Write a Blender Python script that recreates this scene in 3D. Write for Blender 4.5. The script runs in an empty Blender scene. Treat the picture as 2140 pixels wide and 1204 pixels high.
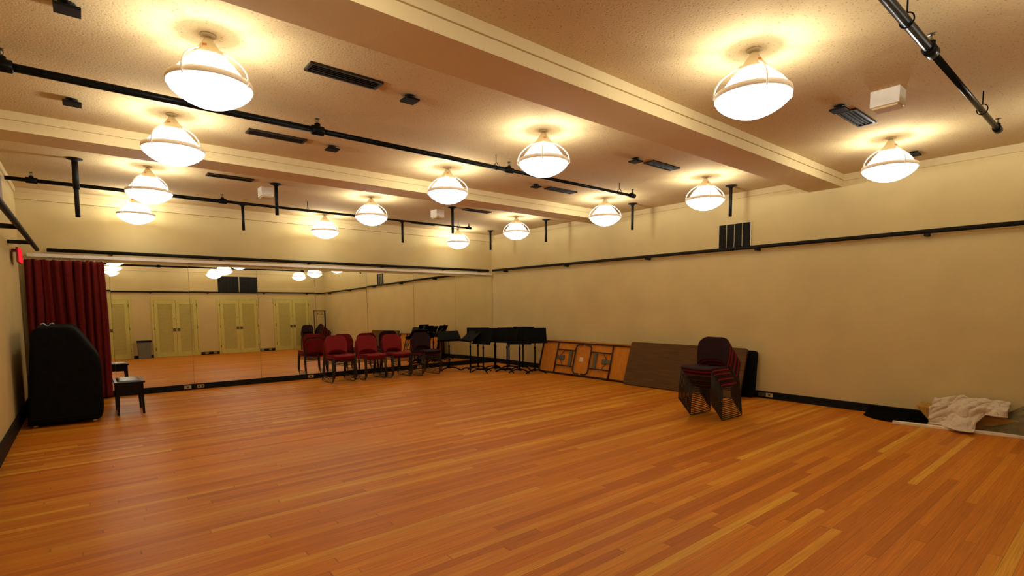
import bpy, bmesh, math, random
from mathutils import Vector, Matrix, noise
random.seed(7)
S = bpy.context.scene
COL = S.collection
PI = math.pi
SIN, COS, RAD = math.sin, math.cos, math.radians

# ------------------------------------------------------------------ materials
def nodes_of(name):
    m = bpy.data.materials.new(name); m.use_nodes = True
    nt = m.node_tree
    for n in list(nt.nodes): nt.nodes.remove(n)
    out = nt.nodes.new('ShaderNodeOutputMaterial')
    return m, nt, out

def N(nt, kind, **kw):
    n = nt.nodes.new(kind)
    for k, v in kw.items():
        if k.startswith('i_'): n.inputs[k[2:].replace('_', ' ')].default_value = v
        else: setattr(n, k, v)
    return n

def math_n(nt, op, a, b=None):
    n = nt.nodes.new('ShaderNodeMath'); n.operation = op
    for i, v in enumerate((a, b)):
        if v is None: continue
        if isinstance(v, (int, float)): n.inputs[i].default_value = v
        else: nt.links.new(v, n.inputs[i])
    return n.outputs[0]

def pm(name, col, rough=.5, metal=0., var=.12, scale=14., bump=0., bscale=120., coat=0., spec=.5, sheen=0.):
    """principled material whose colour varies a little with noise"""
    m, nt, out = nodes_of(name)
    L = nt.links.new
    p = N(nt, 'ShaderNodeBsdfPrincipled')
    tc = N(nt, 'ShaderNodeTexCoord')
    nz = N(nt, 'ShaderNodeTexNoise'); nz.inputs['Scale'].default_value = scale; nz.inputs['Detail'].default_value = 4
    L(tc.outputs['Object'], nz.inputs['Vector'])
    r = N(nt, 'ShaderNodeValToRGB')
    lo = tuple(max(0, c * (1 - var)) for c in col) + (1,); hi = tuple(min(1, c * (1 + var)) for c in col) + (1,)
    r.color_ramp.elements[0].color = lo; r.color_ramp.elements[1].color = hi
    r.color_ramp.elements[0].position = .3; r.color_ramp.elements[1].position = .7
    L(nz.outputs['Fac'], r.inputs['Fac']); L(r.outputs['Color'], p.inputs['Base Color'])
    p.inputs['Roughness'].default_value = rough; p.inputs['Metallic'].default_value = metal
    p.inputs['Specular IOR Level'].default_value = spec
    p.inputs['Coat Weight'].default_value = coat
    if sheen: p.inputs['Sheen Weight'].default_value = sheen
    if bump:
        b = N(nt, 'ShaderNodeBump'); b.inputs['Strength'].default_value = bump; b.inputs['Distance'].default_value = .01
        n2 = N(nt, 'ShaderNodeTexNoise'); n2.inputs['Scale'].default_value = bscale; n2.inputs['Detail'].default_value = 3
        L(tc.outputs['Object'], n2.inputs['Vector']); L(n2.outputs['Fac'], b.inputs['Height']); L(b.outputs['Normal'], p.inputs['Normal'])
    L(p.outputs['BSDF'], out.inputs['Surface'])
    return m

def glow_mat(name, col, strength):
    m, nt, out = nodes_of(name)
    e = N(nt, 'ShaderNodeEmission'); e.inputs['Strength'].default_value = strength
    tc = N(nt, 'ShaderNodeTexCoord'); nz = N(nt, 'ShaderNodeTexNoise'); nz.inputs['Scale'].default_value = 8
    r = N(nt, 'ShaderNodeValToRGB')
    r.color_ramp.elements[0].color = tuple(c * .96 for c in col) + (1,); r.color_ramp.elements[1].color = col + (1,)
    nt.links.new(tc.outputs['Object'], nz.inputs['Vector']); nt.links.new(nz.outputs['Fac'], r.inputs['Fac'])
    nt.links.new(r.outputs['Color'], e.inputs['Color']); nt.links.new(e.outputs['Emission'], out.inputs['Surface'])
    return m

LAMPC = (1, .965, .90); LOW = 7.2; BULB = 40.
def glass_glow(name, col, strength, fac):
    """thin lamp glass: glows and lets part of the bulb's light through"""
    m, nt, out = nodes_of(name); L = nt.links.new
    e = N(nt, 'ShaderNodeEmission'); e.inputs['Strength'].default_value = strength; e.inputs['Color'].default_value = col + (1,)
    tc = N(nt, 'ShaderNodeTexCoord'); nz = N(nt, 'ShaderNodeTexNoise'); nz.inputs['Scale'].default_value = 6
    mr = N(nt, 'ShaderNodeMapRange'); mr.inputs['To Min'].default_value = fac * .94; mr.inputs['To Max'].default_value = fac * 1.06
    L(tc.outputs['Object'], nz.inputs['Vector']); L(nz.outputs['Fac'], mr.inputs['Value'])
    tr = N(nt, 'ShaderNodeBsdfTransparent'); mx = N(nt, 'ShaderNodeMixShader')
    L(mr.outputs[0], mx.inputs['Fac']); L(tr.outputs[0], mx.inputs[1]); L(e.outputs[0], mx.inputs[2]); L(mx.outputs[0], out.inputs['Surface'])
    return m

def floor_mat():
    m, nt, out = nodes_of('strip_wood_floor'); L = nt.links.new
    tc = N(nt, 'ShaderNodeTexCoord'); sp = N(nt, 'ShaderNodeSeparateXYZ'); L(tc.outputs['Object'], sp.inputs[0])
    x, y = sp.outputs[0], sp.outputs[1]
    W = .0625
    yr = math_n(nt, 'DIVIDE', y, W); row = math_n(nt, 'FLOOR', yr); fy = math_n(nt, 'FRACT', yr)
    wn = N(nt, 'ShaderNodeTexWhiteNoise', noise_dimensions='1D'); L(row, wn.inputs['W'])
    off = math_n(nt, 'MULTIPLY', wn.outputs['Value'], 9.7)
    ln = math_n(nt, 'ADD', math_n(nt, 'MULTIPLY', wn.outputs['Value'], 1.2), 1.8)
    xr = math_n(nt, 'ADD', math_n(nt, 'DIVIDE', x, ln), off); col = math_n(nt, 'FLOOR', xr); fx = math_n(nt, 'FRACT', xr)
    cb = N(nt, 'ShaderNodeCombineXYZ'); L(row, cb.inputs[0]); L(col, cb.inputs[1])
    w2 = N(nt, 'ShaderNodeTexWhiteNoise', noise_dimensions='2D'); L(cb.outputs[0], w2.inputs['Vector'])
    ramp = N(nt, 'ShaderNodeValToRGB'); L(w2.outputs['Value'], ramp.inputs['Fac'])
    cr = ramp.color_ramp; cr.elements[0].position = 0; cr.elements[0].color = FLOOR[0]
    cr.elements[1].position = 1; cr.elements[1].color = FLOOR[4]
    for p_, c_ in ((.3, FLOOR[1]), (.6, FLOOR[2]), (.86, FLOOR[3])):
        e = cr.elements.new(p_); e.color = c_
    # grain
    mp = N(nt, 'ShaderNodeMapping'); mp.inputs['Scale'].default_value = (2.2, 70, 1); L(tc.outputs['Object'], mp.inputs['Vector'])
    ad = N(nt, 'ShaderNodeVectorMath', operation='ADD'); L(mp.outputs[0], ad.inputs[0]); L(w2.outputs['Color'], ad.inputs[1])
    nz = N(nt, 'ShaderNodeTexNoise'); nz.inputs['Scale'].default_value = 1.6; nz.inputs['Detail'].default_value = 5; L(ad.outputs[0], nz.inputs['Vector'])
    gr = N(nt, 'ShaderNodeMapRange'); gr.inputs['From Min'].default_value = .3; gr.inputs['From Max'].default_value = .7
    gr.inputs['To Min'].default_value = .8; gr.inputs['To Max'].default_value = 1.14; L(nz.outputs['Fac'], gr.inputs['Value'])
    # wear: large soft patches
    nw = N(nt, 'ShaderNodeTexNoise'); nw.inputs['Scale'].default_value = .55; nw.inputs['Detail'].default_value = 3; L(tc.outputs['Object'], nw.inputs['Vector'])
    wr = N(nt, 'ShaderNodeMapRange'); wr.inputs['From Min'].default_value = .3; wr.inputs['From Max'].default_value = .7
    wr.inputs['To Min'].default_value = .88; wr.inputs['To Max'].default_value = 1.1; L(nw.outputs['Fac'], wr.inputs['Value'])
    # gaps
    ey = math_n(nt, 'MINIMUM', fy, math_n(nt, 'SUBTRACT', 1, fy)); ex = math_n(nt, 'MINIMUM', fx, math_n(nt, 'SUBTRACT', 1, fx))
    gy = math_n(nt, 'GREATER_THAN', ey, .022); gx = math_n(nt, 'GREATER_THAN', ex, .0016)
    gap = math_n(nt, 'MULTIPLY', gy, gx); gapf = math_n(nt, 'ADD', math_n(nt, 'MULTIPLY', gap, .38), .62)
    fac = math_n(nt, 'MULTIPLY', math_n(nt, 'MULTIPLY', gr.outputs[0], wr.outputs[0]), gapf)
    sc = N(nt, 'ShaderNodeVectorMath', operation='SCALE'); L(ramp.outputs['Color'], sc.inputs[0]); L(fac, sc.inputs['Scale'])
    p = N(nt, 'ShaderNodeBsdfPrincipled'); L(sc.outputs[0], p.inputs['Base Color'])
    rr = N(nt, 'ShaderNodeMapRange'); rr.inputs['To Min'].default_value = .36; rr.inputs['To Max'].default_value = .52; L(nw.outputs['Fac'], rr.inputs['Value'])
    L(rr.outputs[0], p.inputs['Roughness']); p.inputs['Specular IOR Level'].default_value = .22
    b = N(nt, 'ShaderNodeBump'); b.inputs['Strength'].default_value = .12; b.inputs['Distance'].default_value = .002
    L(fac, b.inputs['Height']); L(b.outputs['Normal'], p.inputs['Normal'])
    L(p.outputs['BSDF'], out.inputs['Surface'])
    return m

def ceiling_mat():
    m, nt, out = nodes_of('acoustic_ceiling_plaster'); L = nt.links.new
    tc = N(nt, 'ShaderNodeTexCoord')
    p = N(nt, 'ShaderNodeBsdfPrincipled'); p.inputs['Roughness'].default_value = .95; p.inputs['Specular IOR Level'].default_value = .1
    n1 = N(nt, 'ShaderNodeTexNoise'); n1.inputs['Scale'].default_value = 70; n1.inputs['Detail'].default_value = 2.5; n1.inputs['Roughness'].default_value = .6
    L(tc.outputs['Object'], n1.inputs['Vector'])
    r1 = N(nt, 'ShaderNodeValToRGB'); r1.color_ramp.elements[0].position = .30; r1.color_ramp.elements[1].position = .40
    r1.color_ramp.elements[0].color = (CEIL[0] * .5, CEIL[1] * .44, CEIL[2] * .38, 1); r1.color_ramp.elements[1].color = CEIL + (1,)
    L(n1.outputs['Fac'], r1.inputs['Fac'])
    n2 = N(nt, 'ShaderNodeTexNoise'); n2.inputs['Scale'].default_value = 1.2; n2.inputs['Detail'].default_value = 3; L(tc.outputs['Object'], n2.inputs['Vector'])
    mr = N(nt, 'ShaderNodeMapRange'); mr.inputs['To Min'].default_value = .93; mr.inputs['To Max'].default_value = 1.05; L(n2.outputs['Fac'], mr.inputs['Value'])
    sc = N(nt, 'ShaderNodeVectorMath', operation='SCALE'); L(r1.outputs['Color'], sc.inputs[0]); L(mr.outputs[0], sc.inputs['Scale'])
    L(sc.outputs[0], p.inputs['Base Color'])
    b = N(nt, 'ShaderNodeBump'); b.inputs['Strength'].default_value = .5; b.inputs['Distance'].default_value = .006
    L(n1.outputs['Fac'], b.inputs['Height']); L(b.outputs['Normal'], p.inputs['Normal'])
    L(p.outputs['BSDF'], out.inputs['Surface'])
    return m

def mirror_mat():
    m, nt, out = nodes_of('mirror_glass'); L = nt.links.new
    p = N(nt, 'ShaderNodeBsdfPrincipled'); p.inputs['Metallic'].default_value = 1; p.inputs['Roughness'].default_value = .0
    tc = N(nt, 'ShaderNodeTexCoord'); nz = N(nt, 'ShaderNodeTexNoise'); nz.inputs['Scale'].default_value = .7; L(tc.outputs['Object'], nz.inputs['Vector'])
    r = N(nt, 'ShaderNodeValToRGB'); r.color_ramp.elements[0].color = (.95, .94, .82, 1); r.color_ramp.elements[1].color = (.96, .95, .84, 1)
    L(nz.outputs['Fac'], r.inputs['Fac']); L(r.outputs['Color'], p.inputs['Base Color'])
    L(p.outputs['BSDF'], out.inputs['Surface'])
    return m

def laminate_mat(name, a, b_, axis_scale, rough=.45, spec=.12):
    m, nt, out = nodes_of(name); L = nt.links.new
    tc = N(nt, 'ShaderNodeTexCoord'); mp = N(nt, 'ShaderNodeMapping'); mp.inputs['Scale'].default_value = axis_scale; L(tc.outputs['Object'], mp.inputs['Vector'])
    nz = N(nt, 'ShaderNodeTexNoise'); nz.inputs['Scale'].default_value = 3; nz.inputs['Detail'].default_value = 6; L(mp.outputs[0], nz.inputs['Vector'])
    r = N(nt, 'ShaderNodeValToRGB'); r.color_ramp.elements[0].color = a + (1,); r.color_ramp.elements[1].color = b_ + (1,)
    r.color_ramp.elements[0].position = .35; r.color_ramp.elements[1].position = .65
    L(nz.outputs['Fac'], r.inputs['Fac'])
    p = N(nt, 'ShaderNodeBsdfPrincipled'); p.inputs['Roughness'].default_value = rough; p.inputs['Specular IOR Level'].default_value = spec; L(r.outputs['Color'], p.inputs['Base Color'])
    L(p.outputs['BSDF'], out.inputs['Surface'])
    return m

FLOOR = [(.45, .125, .005, 1), (.55, .165, .007, 1), (.60, .195, .009, 1), (.63, .235, .014, 1), (.70, .345, .032, 1)]
CEIL = (.62, .472, .235)
WALLC = (.60, .475, .215)
M = dict(
    floor=floor_mat(), ceiling=ceiling_mat(), mirror=mirror_mat(),
    wall=pm('stippled_cream_wall', WALLC, .9, var=.05, scale=2, bump=.22, bscale=70, spec=.15),
    trim=pm('cream_painted_plaster', (.62, .49, .24), .8, var=.04, scale=3, spec=.2),
    beam=pm('painted_beam_plaster', (.66, .525, .265), .85, var=.04, scale=2, bump=.1, bscale=60, spec=.15),
    base=pm('black_rubber_base', (.008, .008, .007), .6, var=.3, spec=.15),
    black=pm('black_painted_steel', (.010, .009, .007), .6, var=.3, spec=.15),
    blackpipe=pm('black_iron_pipe', (.006, .0055, .004), .32, var=.35, scale=6, spec=.05),
    vent=pm('black_vent_metal', (.022, .020, .014), .5, var=.25),
    ventdark=pm('dark_vent_slot', (.008, .007, .005), .8, var=.2),
    ventpaint=pm('cream_vent_bar', (.62, .55, .30), .6, var=.08),
    lampmetal=pm('cream_lamp_metal', (.78, .68, .46), .45, var=.06),
    canopy=pm('tan_canopy_metal', (.45, .34, .17), .6, var=.1),
    lampring=pm('beige_lamp_ring', (.92, .80, .60), .5, var=.06),
    wire=pm('ivory_wire', (.95, .92, .82), .4, var=.04),
    up=glass_glow('lit_upper_glass', LAMPC, 10., .45), low=glow_mat('lit_lower_glass', LAMPC, LOW),
    up2=glass_glow('weaker_upper_glass', LAMPC, 9.8, .45), low2=glow_mat('weaker_lower_glass', LAMPC, LOW * .98),
    sticker=pm('orange_sticker', (.65, .22, .06), .6),
    white=pm('white_box_enamel', (.80, .76, .62), .5, var=.04),
    track=pm('cream_track_enamel', (.82, .75, .60), .35, var=.05),
    chrome=pm('chrome_hook', (.6, .56, .45), .25, metal=1, var=.1),
    curtain=pm('dark_red_curtain_cloth', (.125, .011, .009), .95, var=.15, scale=30, bump=.15, bscale=200, spec=.1),
    piano=pm('black_quilted_cover', (.005, .005, .005), .75, var=.3, scale=25, bump=.1, bscale=60, spec=.08),
    caster=pm('dull_brass_caster', (.30, .20, .09), .45, metal=.8),
    blue=pm('pale_blue_paper', (.25, .55, .80), .6, var=.2),
    ebony=pm('ebonised_wood', (.006, .005, .004), .3, var=.3, coat=.12, spec=.15),
    vinyl=pm('black_vinyl_seat', (.045, .040, .028), .34, var=.2, bump=.1, bscale=90),
    red=pm('red_upholstery', (.205, .008, .010), .7, spec=.2, var=.12, scale=40, bump=.08, bscale=250),
    plum=pm('dark_plum_upholstery', (.026, .011, .014), .75, spec=.12, var=.15, scale=40, bump=.08, bscale=250),
    chairframe=pm('dark_chrome_rod', (.024, .019, .014), .4, metal=.45, var=.2),
    stand=pm('black_stand_enamel', (.004, .004, .003), .65, var=.3, spec=.06),
    tabletop=laminate_mat('brown_woodgrain_laminate', (.075, .034, .007), (.120, .057, .013), (.8, 26, 1)),
    tableunder=laminate_mat('raw_chipboard_underside', (.50, .175, .016), (.58, .22, .024), (6, 3, 6), .7),
    tableedge=pm('dark_brown_table_edge', (.03, .012, .005), .6, spec=.15),
    tan=pm('tan_edge_band', (.36, .20, .07), .6, spec=.2),
    tablesteel=pm('brown_enamel_steel', (.035, .020, .009), .45, metal=.2, spec=.3),
    tablebracket=pm('olive_grey_bracket', (.10, .085, .045), .5, metal=.3),
    tableblack=pm('black_vinyl_table', (.005, .006, .004), .6, spec=.1),
    paper=pm('white_tissue_sheet', (.64, .53, .37), .85, var=.10, scale=40, bump=.4, bscale=60),
    foam=pm('ochre_foam', (.40, .22, .035), .9, var=.12),
    cloth=pm('black_felt_cloth', (.003, .003, .0025), .95, spec=.03),
    grey=pm('olive_grey_cloth', (.16, .125, .050), .9, var=.25, scale=14, bump=.4, bscale=40),
    board=pm('pale_board', (.78, .70, .50), .7, var=.1),
    door=pm('olive_yellow_paint', (.56, .49, .125), .55, var=.06, bump=.05),
    louvre_shade=pm('olive_paint_louvre_shade', (.47, .39, .095), .6, var=.06),  # door olive darkened: shade of the recessed louvres painted into the colour
    plate=pm('tarnished_brass_plate', (.10, .085, .04), .4, metal=.6),
    bin=pm('grey_plastic_bin', (.14, .138, .11), .5, var=.05),
    outlet=pm('ivory_outlet_plate', (.45, .34, .16), .5, var=.06),
    brown=pm('brown_wood_box', (.16, .060, .022), .6, var=.2),
    sign=glow_mat('red_lit_sign_face', (1.0, .02, .03), 1.0),
    signbox=pm('dark_red_sign_box', (.25, .012, .010), .4),
)

# ------------------------------------------------------------------ mesh helpers
def box(bm, x0, x1, y0, y1, z0, z1, mat=None, bev=0.):
    mtx = Matrix.Translation(((x0 + x1) / 2, (y0 + y1) / 2, (z0 + z1) / 2)) @ Matrix.Diagonal((x1 - x0, y1 - y0, z1 - z0, 1))
    if mat is not None: mtx = mat @ mtx
    r = bmesh.ops.create_cube(bm, size=1, matrix=mtx)
    if bev:
        es = list({e for v in r['verts'] for e in v.link_edges})
        bmesh.ops.bevel(bm, geom=es, offset=bev, segments=2, affect='EDGES', profile=.5)
    return bm

def tube(bm, pts, r, n=10, cap=True, rs=None):
    pts = [Vector(p) for p in pts]
    rings = []; t0 = None; u = None
    for i, p in enumerate(pts):
        if i == 0: t = pts[1] - pts[0]
        elif i == len(pts) - 1: t = pts[-1] - pts[-2]
        else: t = (pts[i + 1] - p).normalized() + (p - pts[i - 1]).normalized()
        t.normalize()
        if u is None:
            a = Vector((0, 0, 1)) if abs(t.z) < .9 else Vector((1, 0, 0))
            u = t.cross(a).normalized()
        else:
            u = (u - t * u.dot(t)).normalized()
        w = t.cross(u); rr = rs[i] if rs else r
        rings.append([bm.verts.new(p + (u * COS(2 * PI * k / n) + w * SIN(2 * PI * k / n)) * rr) for k in range(n)])
    for a, b in zip(rings, rings[1:]):
        for k in range(n):
            f = bm.faces.new((a[k], a[(k + 1) % n], b[(k + 1) % n], b[k])); f.smooth = True
    if cap:
        bm.faces.new(rings[0][::-1]); bm.faces.new(rings[-1])
    return bm

def lathe(bm, prof, c=(0, 0, 0), n=40, smooth=True):
    c = Vector(c); rings = []
    for r, z in prof:
        if r < 1e-5: rings.append([bm.verts.new(c + Vector((0, 0, z)))])
        else: rings.append([bm.verts.new(c + Vector((r * COS(2 * PI * k / n), r * SIN(2 * PI * k / n), z))) for k in range(n)])
    for a, b in zip(rings, rings[1:]):
        for k in range(n):
            q = (k + 1) % n
            if len(a) == 1 and len(b) == 1: continue
            if len(a) == 1: f = bm.faces.new((a[0], b[q], b[k]))
            elif len(b) == 1: f = bm.faces.new((a[k], a[q], b[0]))
            else: f = bm.faces.new((a[k], a[q], b[q], b[k]))
            f.smooth = smooth
    return bm

def prism(bm, poly, axis, a, b):
    """poly in the two other axes (in x,y,z order), swept from a to b along axis"""
    def P(u, v, t): return {0: (t, u, v), 1: (u, t, v), 2: (u, v, t)}[axis]
    A = [bm.verts.new(P(u, v, a)) for u, v in poly]; B = [bm.verts.new(P(u, v, b)) for u, v in poly]
    n = len(poly)
    for k in range(n): bm.faces.new((A[k], A[(k + 1) % n], B[(k + 1) % n], B[k]))
    bm.faces.new(A[::-1]); bm.faces.new(B)
    return bm

def sheet(bm, fn, nu, nv, th):
    """closed thin shell over fn(u,v), u,v in 0..1"""
    P = [[Vector(fn(i / nu, j / nv)) for j in range(nv + 1)] for i in range(nu + 1)]
    top, bot = [], []
    for i in range(nu + 1):
        rt, rb = [], []
        for j in range(nv + 1):
            du = P[min(i + 1, nu)][j] - P[max(i - 1, 0)][j]; dv = P[i][min(j + 1, nv)] - P[i][max(j - 1, 0)]
            nn = du.cross(dv); nn = nn.normalized() if nn.length > 1e-9 else Vector((0, 0, 1))
            rt.append(bm.verts.new(P[i][j] + nn * th / 2)); rb.append(bm.verts.new(P[i][j] - nn * th / 2))
        top.append(rt); bot.append(rb)
    for i in range(nu):
        for j in range(nv):
            f = bm.faces.new((top[i][j], top[i + 1][j], top[i + 1][j + 1], top[i][j + 1])); f.smooth = True
            f = bm.faces.new((bot[i][j + 1], bot[i + 1][j + 1], bot[i + 1][j], bot[i][j])); f.smooth = True
    rim = [(i, 0) for i in range(nu + 1)] + [(nu, j) for j in range(1, nv + 1)] + [(i, nv) for i in range(nu - 1, -1, -1)] + [(0, j) for j in range(nv - 1, 0, -1)]
    for a, b in zip(rim, rim[1:] + rim[:1]):
        bm.faces.new((bot[a[0]][a[1]], bot[b[0]][b[1]], top[b[0]][b[1]], top[a[0]][a[1]]))
    return bm

def BM(): return bmesh.new()

def obj(name, bm, m, parent=None, loc=None, label=None):
    bmesh.ops.recalc_face_normals(bm, faces=bm.faces)
    me = bpy.data.meshes.new(name); bm.to_mesh(me); bm.free()
    me.materials.append(M[m])
    o = bpy.data.objects.new(name, me); COL.objects.link(o)
    if parent is not None: o.parent = parent
    if loc is not None: o.location = loc
    if label: o['label'] = label
    return o

def tag(o, label, cat, group=None):
    o['label'] = label; o['category'] = cat
    if group: o['group'] = group
    return o

def thing(name, label, cat, loc=(0, 0, 0), rz=0., group=None):
    o = bpy.data.objects.new(name, None); COL.objects.link(o); o.empty_display_size = .1
    o.location = loc; o.rotation_euler = (0, 0, rz)
    return tag(o, label, cat, group)

def struct(name, bm, m, parent=None):
    o = obj(name, bm, m, parent)
    if parent is None: o['kind'] = 'structure'
    return o

def dup(root, loc, rz=None, label=None, group=None):
    r = root.copy(); COL.objects.link(r); r.location = loc
    if rz is not None: r.rotation_euler = (0, 0, rz)
    if label: r['label'] = label
    if group: r['group'] = group
    for ch in list(root.children):
        c = ch.copy(); COL.objects.link(c); c.parent = r
        for g in list(ch.children):
            d = g.copy(); COL.objects.link(d); d.parent = c
    return r

# ------------------------------------------------------------------ room shell
XL, YF, ZC, ZB = -8.446, -11.25, 3.084, 2.922
T = .12
struct('floor', box(BM(), XL - T, T, YF - T, T, -.1, 0), 'floor')
struct('ceiling', box(BM(), XL - T, T, YF - T, T, ZC, ZC + .1), 'ceiling')
struct('wall_back', box(BM(), XL - T, T, 0, T, 0, ZC), 'wall')
struct('wall_right', box(BM(), 0, T, YF - T, 0, 0, ZC), 'wall')
struct('wall_left', box(BM(), XL - T, XL, YF - T, 0, 0, ZC), 'wall')
struct('wall_front', box(BM(), XL, 0, YF - T, YF, 0, ZC), 'wall')

def beam(i, y0, y1):
    bm = BM(); zm = (ZB + ZC) / 2 + .005
    poly = [(y0, ZB), (y1, ZB), (y1, ZC), (y0 - .012, ZC), (y0 - .012, zm + .005), (y0 + .006, zm + .005), (y0 + .006, zm - .002), (y0, zm - .002)]
    prism(bm, poly, 0, XL, 0)
    return struct('trim_%d' % i, bm, 'beam')
beam(1, -7.619, -7.211)
beam(2, -3.936, -3.529)
# half beams on the two end walls
bm = BM(); prism(bm, [(-.075, 2.935), (0, 2.935), (0, ZC), (-.095, ZC), (-.095, 3.03), (-.075, 3.03)], 0, XL, 0); struct('trim_3', bm, 'beam')
bm = BM(); prism(bm, [(YF, 2.935), (YF + .09, 2.935), (YF + .09, 3.0), (YF + .105, 3.0), (YF + .105, ZC), (YF, ZC)], 0, XL, 0); struct('trim_4', bm, 'beam')
# crown strips on the side walls
k = 5
for y0, y1 in ((-3.53, -.08), (-7.211, -3.936), (YF + .1, -7.632)):
    bm = BM(); prism(bm, [(-.012, 3.002), (0, 2.998), (0, ZC), (-.014, ZC)], 1, y0, y1); struct('trim_%d' % k, bm, 'trim'); k += 1
    bm = BM(); prism(bm, [(XL + .018, 3.018), (XL, 3.012), (XL, ZC), (XL + .022, ZC)], 1, y0, y1); struct('trim_%d' % k, bm, 'trim'); k += 1

# baseboards; the one on the door wall is broken by the doors
struct('baseboard_back', box(BM(), XL, 0, -.05, 0, 0, .098, bev=.004), 'base')
struct('baseboard_right', box(BM(), -.03, 0, YF, -.05, 0, .104, bev=.004), 'base')
struct('baseboard_left', box(BM(), XL, XL + .03, YF, -.05, 0, .15, bev=.004), 'base')
DOORX = [-7.25, -5.30, -3.31, -1.28]
DW = 1.40
bm = BM(); edges = [XL] + [v for x in DOORX for v in (x - DW / 2, x + DW / 2)] + [-.0]
for a, b in zip(edges[::2], edges[1::2]): box(bm, a, b, YF, YF + .025, 0, .10)
struct('baseboard_front', bm, 'base')

# four double closet doors on the wall facing the mirror
for i, x in enumerate(DOORX):
    d = bpy.data.objects.new('door_%d' % (i + 1), None); COL.objects.link(d); d.location = (x, YF, 0); d['kind'] = 'structure'
    bm = BM(); h = DW / 2
    box(bm, -h, -h + .07, 0, .035, 0, 2.03); box(bm, h - .07, h, 0, .035, 0, 2.03); box(bm, -h + .07, h - .07, 0, .035, 1.965, 2.03)
    obj('door_frame', bm, 'door', d)
    for s in (-1, 1):
        bm = BM(); a, b = (0.005, h - .077) if s > 0 else (-h + .077, -.005)
        w = .105
        box(bm, a, a + w, .0, .028, .005, 1.96); box(bm, b - w, b, .0, .028, .005, 1.96)
        box(bm, a + w, b - w, 0, .028, .005, .16); box(bm, a + w, b - w, 0, .028, 1.83, 1.96)
        lv = BM(); n = 44
        for q in range(n):                                          # louvre slats
            z = .16 + (1.83 - .16) * q / n
            mt = Matrix.Translation(((a + b) / 2, .011, z + .019)) @ Matrix.Rotation(RAD(20), 4, 'X')
            box(lv, -(b - a) / 2 + w, (b - a) / 2 - w, -.004, .004, -.019, .019, mt)
        box(lv, a + w, b - w, 0, .004, .16, 1.83)
        leaf = obj('door_leaf', bm, 'door', d); obj('louvre_panel', lv, 'louvre_shade', leaf)
        obj('handle_plate', box(BM(), s * .062 - .042, s * .062 + .042, .028, .042, .88, .985, bev=.004), 'plate', leaf)
        for z in (.28, 1.0, 1.78):
            bm = BM(); tube(bm, [(s * (h - .071), .036, z - .05), (s * (h - .071), .036, z + .05)], .009, 8); obj('hinge', bm, 'plate', leaf)
    if i > 0:
        bm = BM(); tube(bm, [(-.06 if i < 3 else .0, .026, 1.32), (-.06 if i < 3 else 0., .036, 1.32)], .015, 10); obj('thumb_latch', bm, 'plate', d)

# ------------------------------------------------------------------ mirror panels
seams = [-7.54, -7.44, -6.39, -5.33, -4.30, -3.25, -2.17, -1.09, -.006]
tilts = [.75, .82, .80, .78, .80, .68, .55, .5]
yaws = [-.25, .0, .0, .28, .22, .05, .0, .0]
mlab = ['narrow mirror strip just beside the red curtain', 'mirror panel reflecting the louvred doors nearest the curtain and the grey bin',
        'mirror panel reflecting the paired black wall vents', 'mirror panel reflecting the last closet doors before the corner',
        'mirror panel behind the leftmost stack of red chairs', 'mirror panel behind the third chair stack and the plum stack',
        'mirror panel behind the music stands, second from the room corner', 'mirror panel at the room corner above the music stands']
for i in range(8):
    a, b = seams[i] + .0018, seams[i + 1] - .0018
    c = (a + b) / 2
    o = obj('mirror_panel', box(BM(), a - c, b - c, -.006, 0, 0, 1.985), 'mirror', None, (c, -.036, .100))
    o.rotation_euler = (RAD(-tilts[i]), 0, RAD(yaws[i]))
    tag(o, mlab[i], 'mirror', 'wall mirror panels')

# ------------------------------------------------------------------ ceiling lamps
def make_lamp():
    t = thing('ceiling_lamp', '', 'lamp', (0, 0, ZC), 0, 'caged dome ceiling lamps')
    bm = BM(); lathe(bm, [(0, 0), (.046, 0), (.046, -.008), (.03, -.014), (.016, -.016), (.016, -.028), (0, -.028)], n=24); obj('canopy', bm, 'canopy', t)
    bm = BM(); lathe(bm, [(0, -.024), (.024, -.026), (.036, -.048), (.074, -.102), (.101, -.132), (.103, -.139), (0, -.139)], n=28); nk = obj('neck', bm, 'lampmetal', t)
    bm = BM(); box(bm, -.011, .011, -.066, -.054, -.095, -.078, Matrix.Rotation(RAD(-30), 4, 'Z')); obj('label_sticker', bm, 'sticker', nk, label='small orange sticker on the lamp neck')
    bm = BM()
    prof = [(.100, -.139), (.116, -.156), (.142, -.181), (.165, -.212), (.190, -.245), (.214, -.284)]
    lathe(bm, prof, n=48); obj('upper_dome', bm, 'up', t)
    bm = BM(); lathe(bm, [(.212, -.276), (.240, -.278), (.243, -.295), (.241, -.312), (.234, -.312), (.228, -.290), (.212, -.276)], n=48); obj('ring_band', bm, 'lampring', t)
    bm = BM(); lathe(bm, [(.232, -.306), (.238, -.318), (.222, -.345), (.190, -.374), (.145, -.402), (.095, -.424), (.045, -.436), (0, -.440)], n=48); obj('lower_bowl', bm, 'low', t)
    for q in range(4):
        a = RAD(45 + 90 * q); pts = []
        for r, z in ((.078, -.104), (.100, -.117), (.140, -.139), (.185, -.172), (.218, -.205), (.240, -.240), (.251, -.275), (.253, -.312), (.246, -.322), (.240, -.312)):
            pts.append((r * COS(a), r * SIN(a), z))
        bm = BM(); tube(bm, pts, .0055, 7); obj('cage_wire', bm, 'wire', t)
    lt = bpy.data.lights.new('bulb', 'POINT'); lt.energy = BULB; lt.color = LAMPC; lt.shadow_soft_size = .05
    b = bpy.data.objects.new('bulb', lt); COL.objects.link(b); b.parent = t; b.location = (0, 0, -.25)
    return t
lamp0 = make_lamp()
cols = [(-7.09, 'left column'), (-4.25, 'middle column'), (-1.32, 'right column')]
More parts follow.
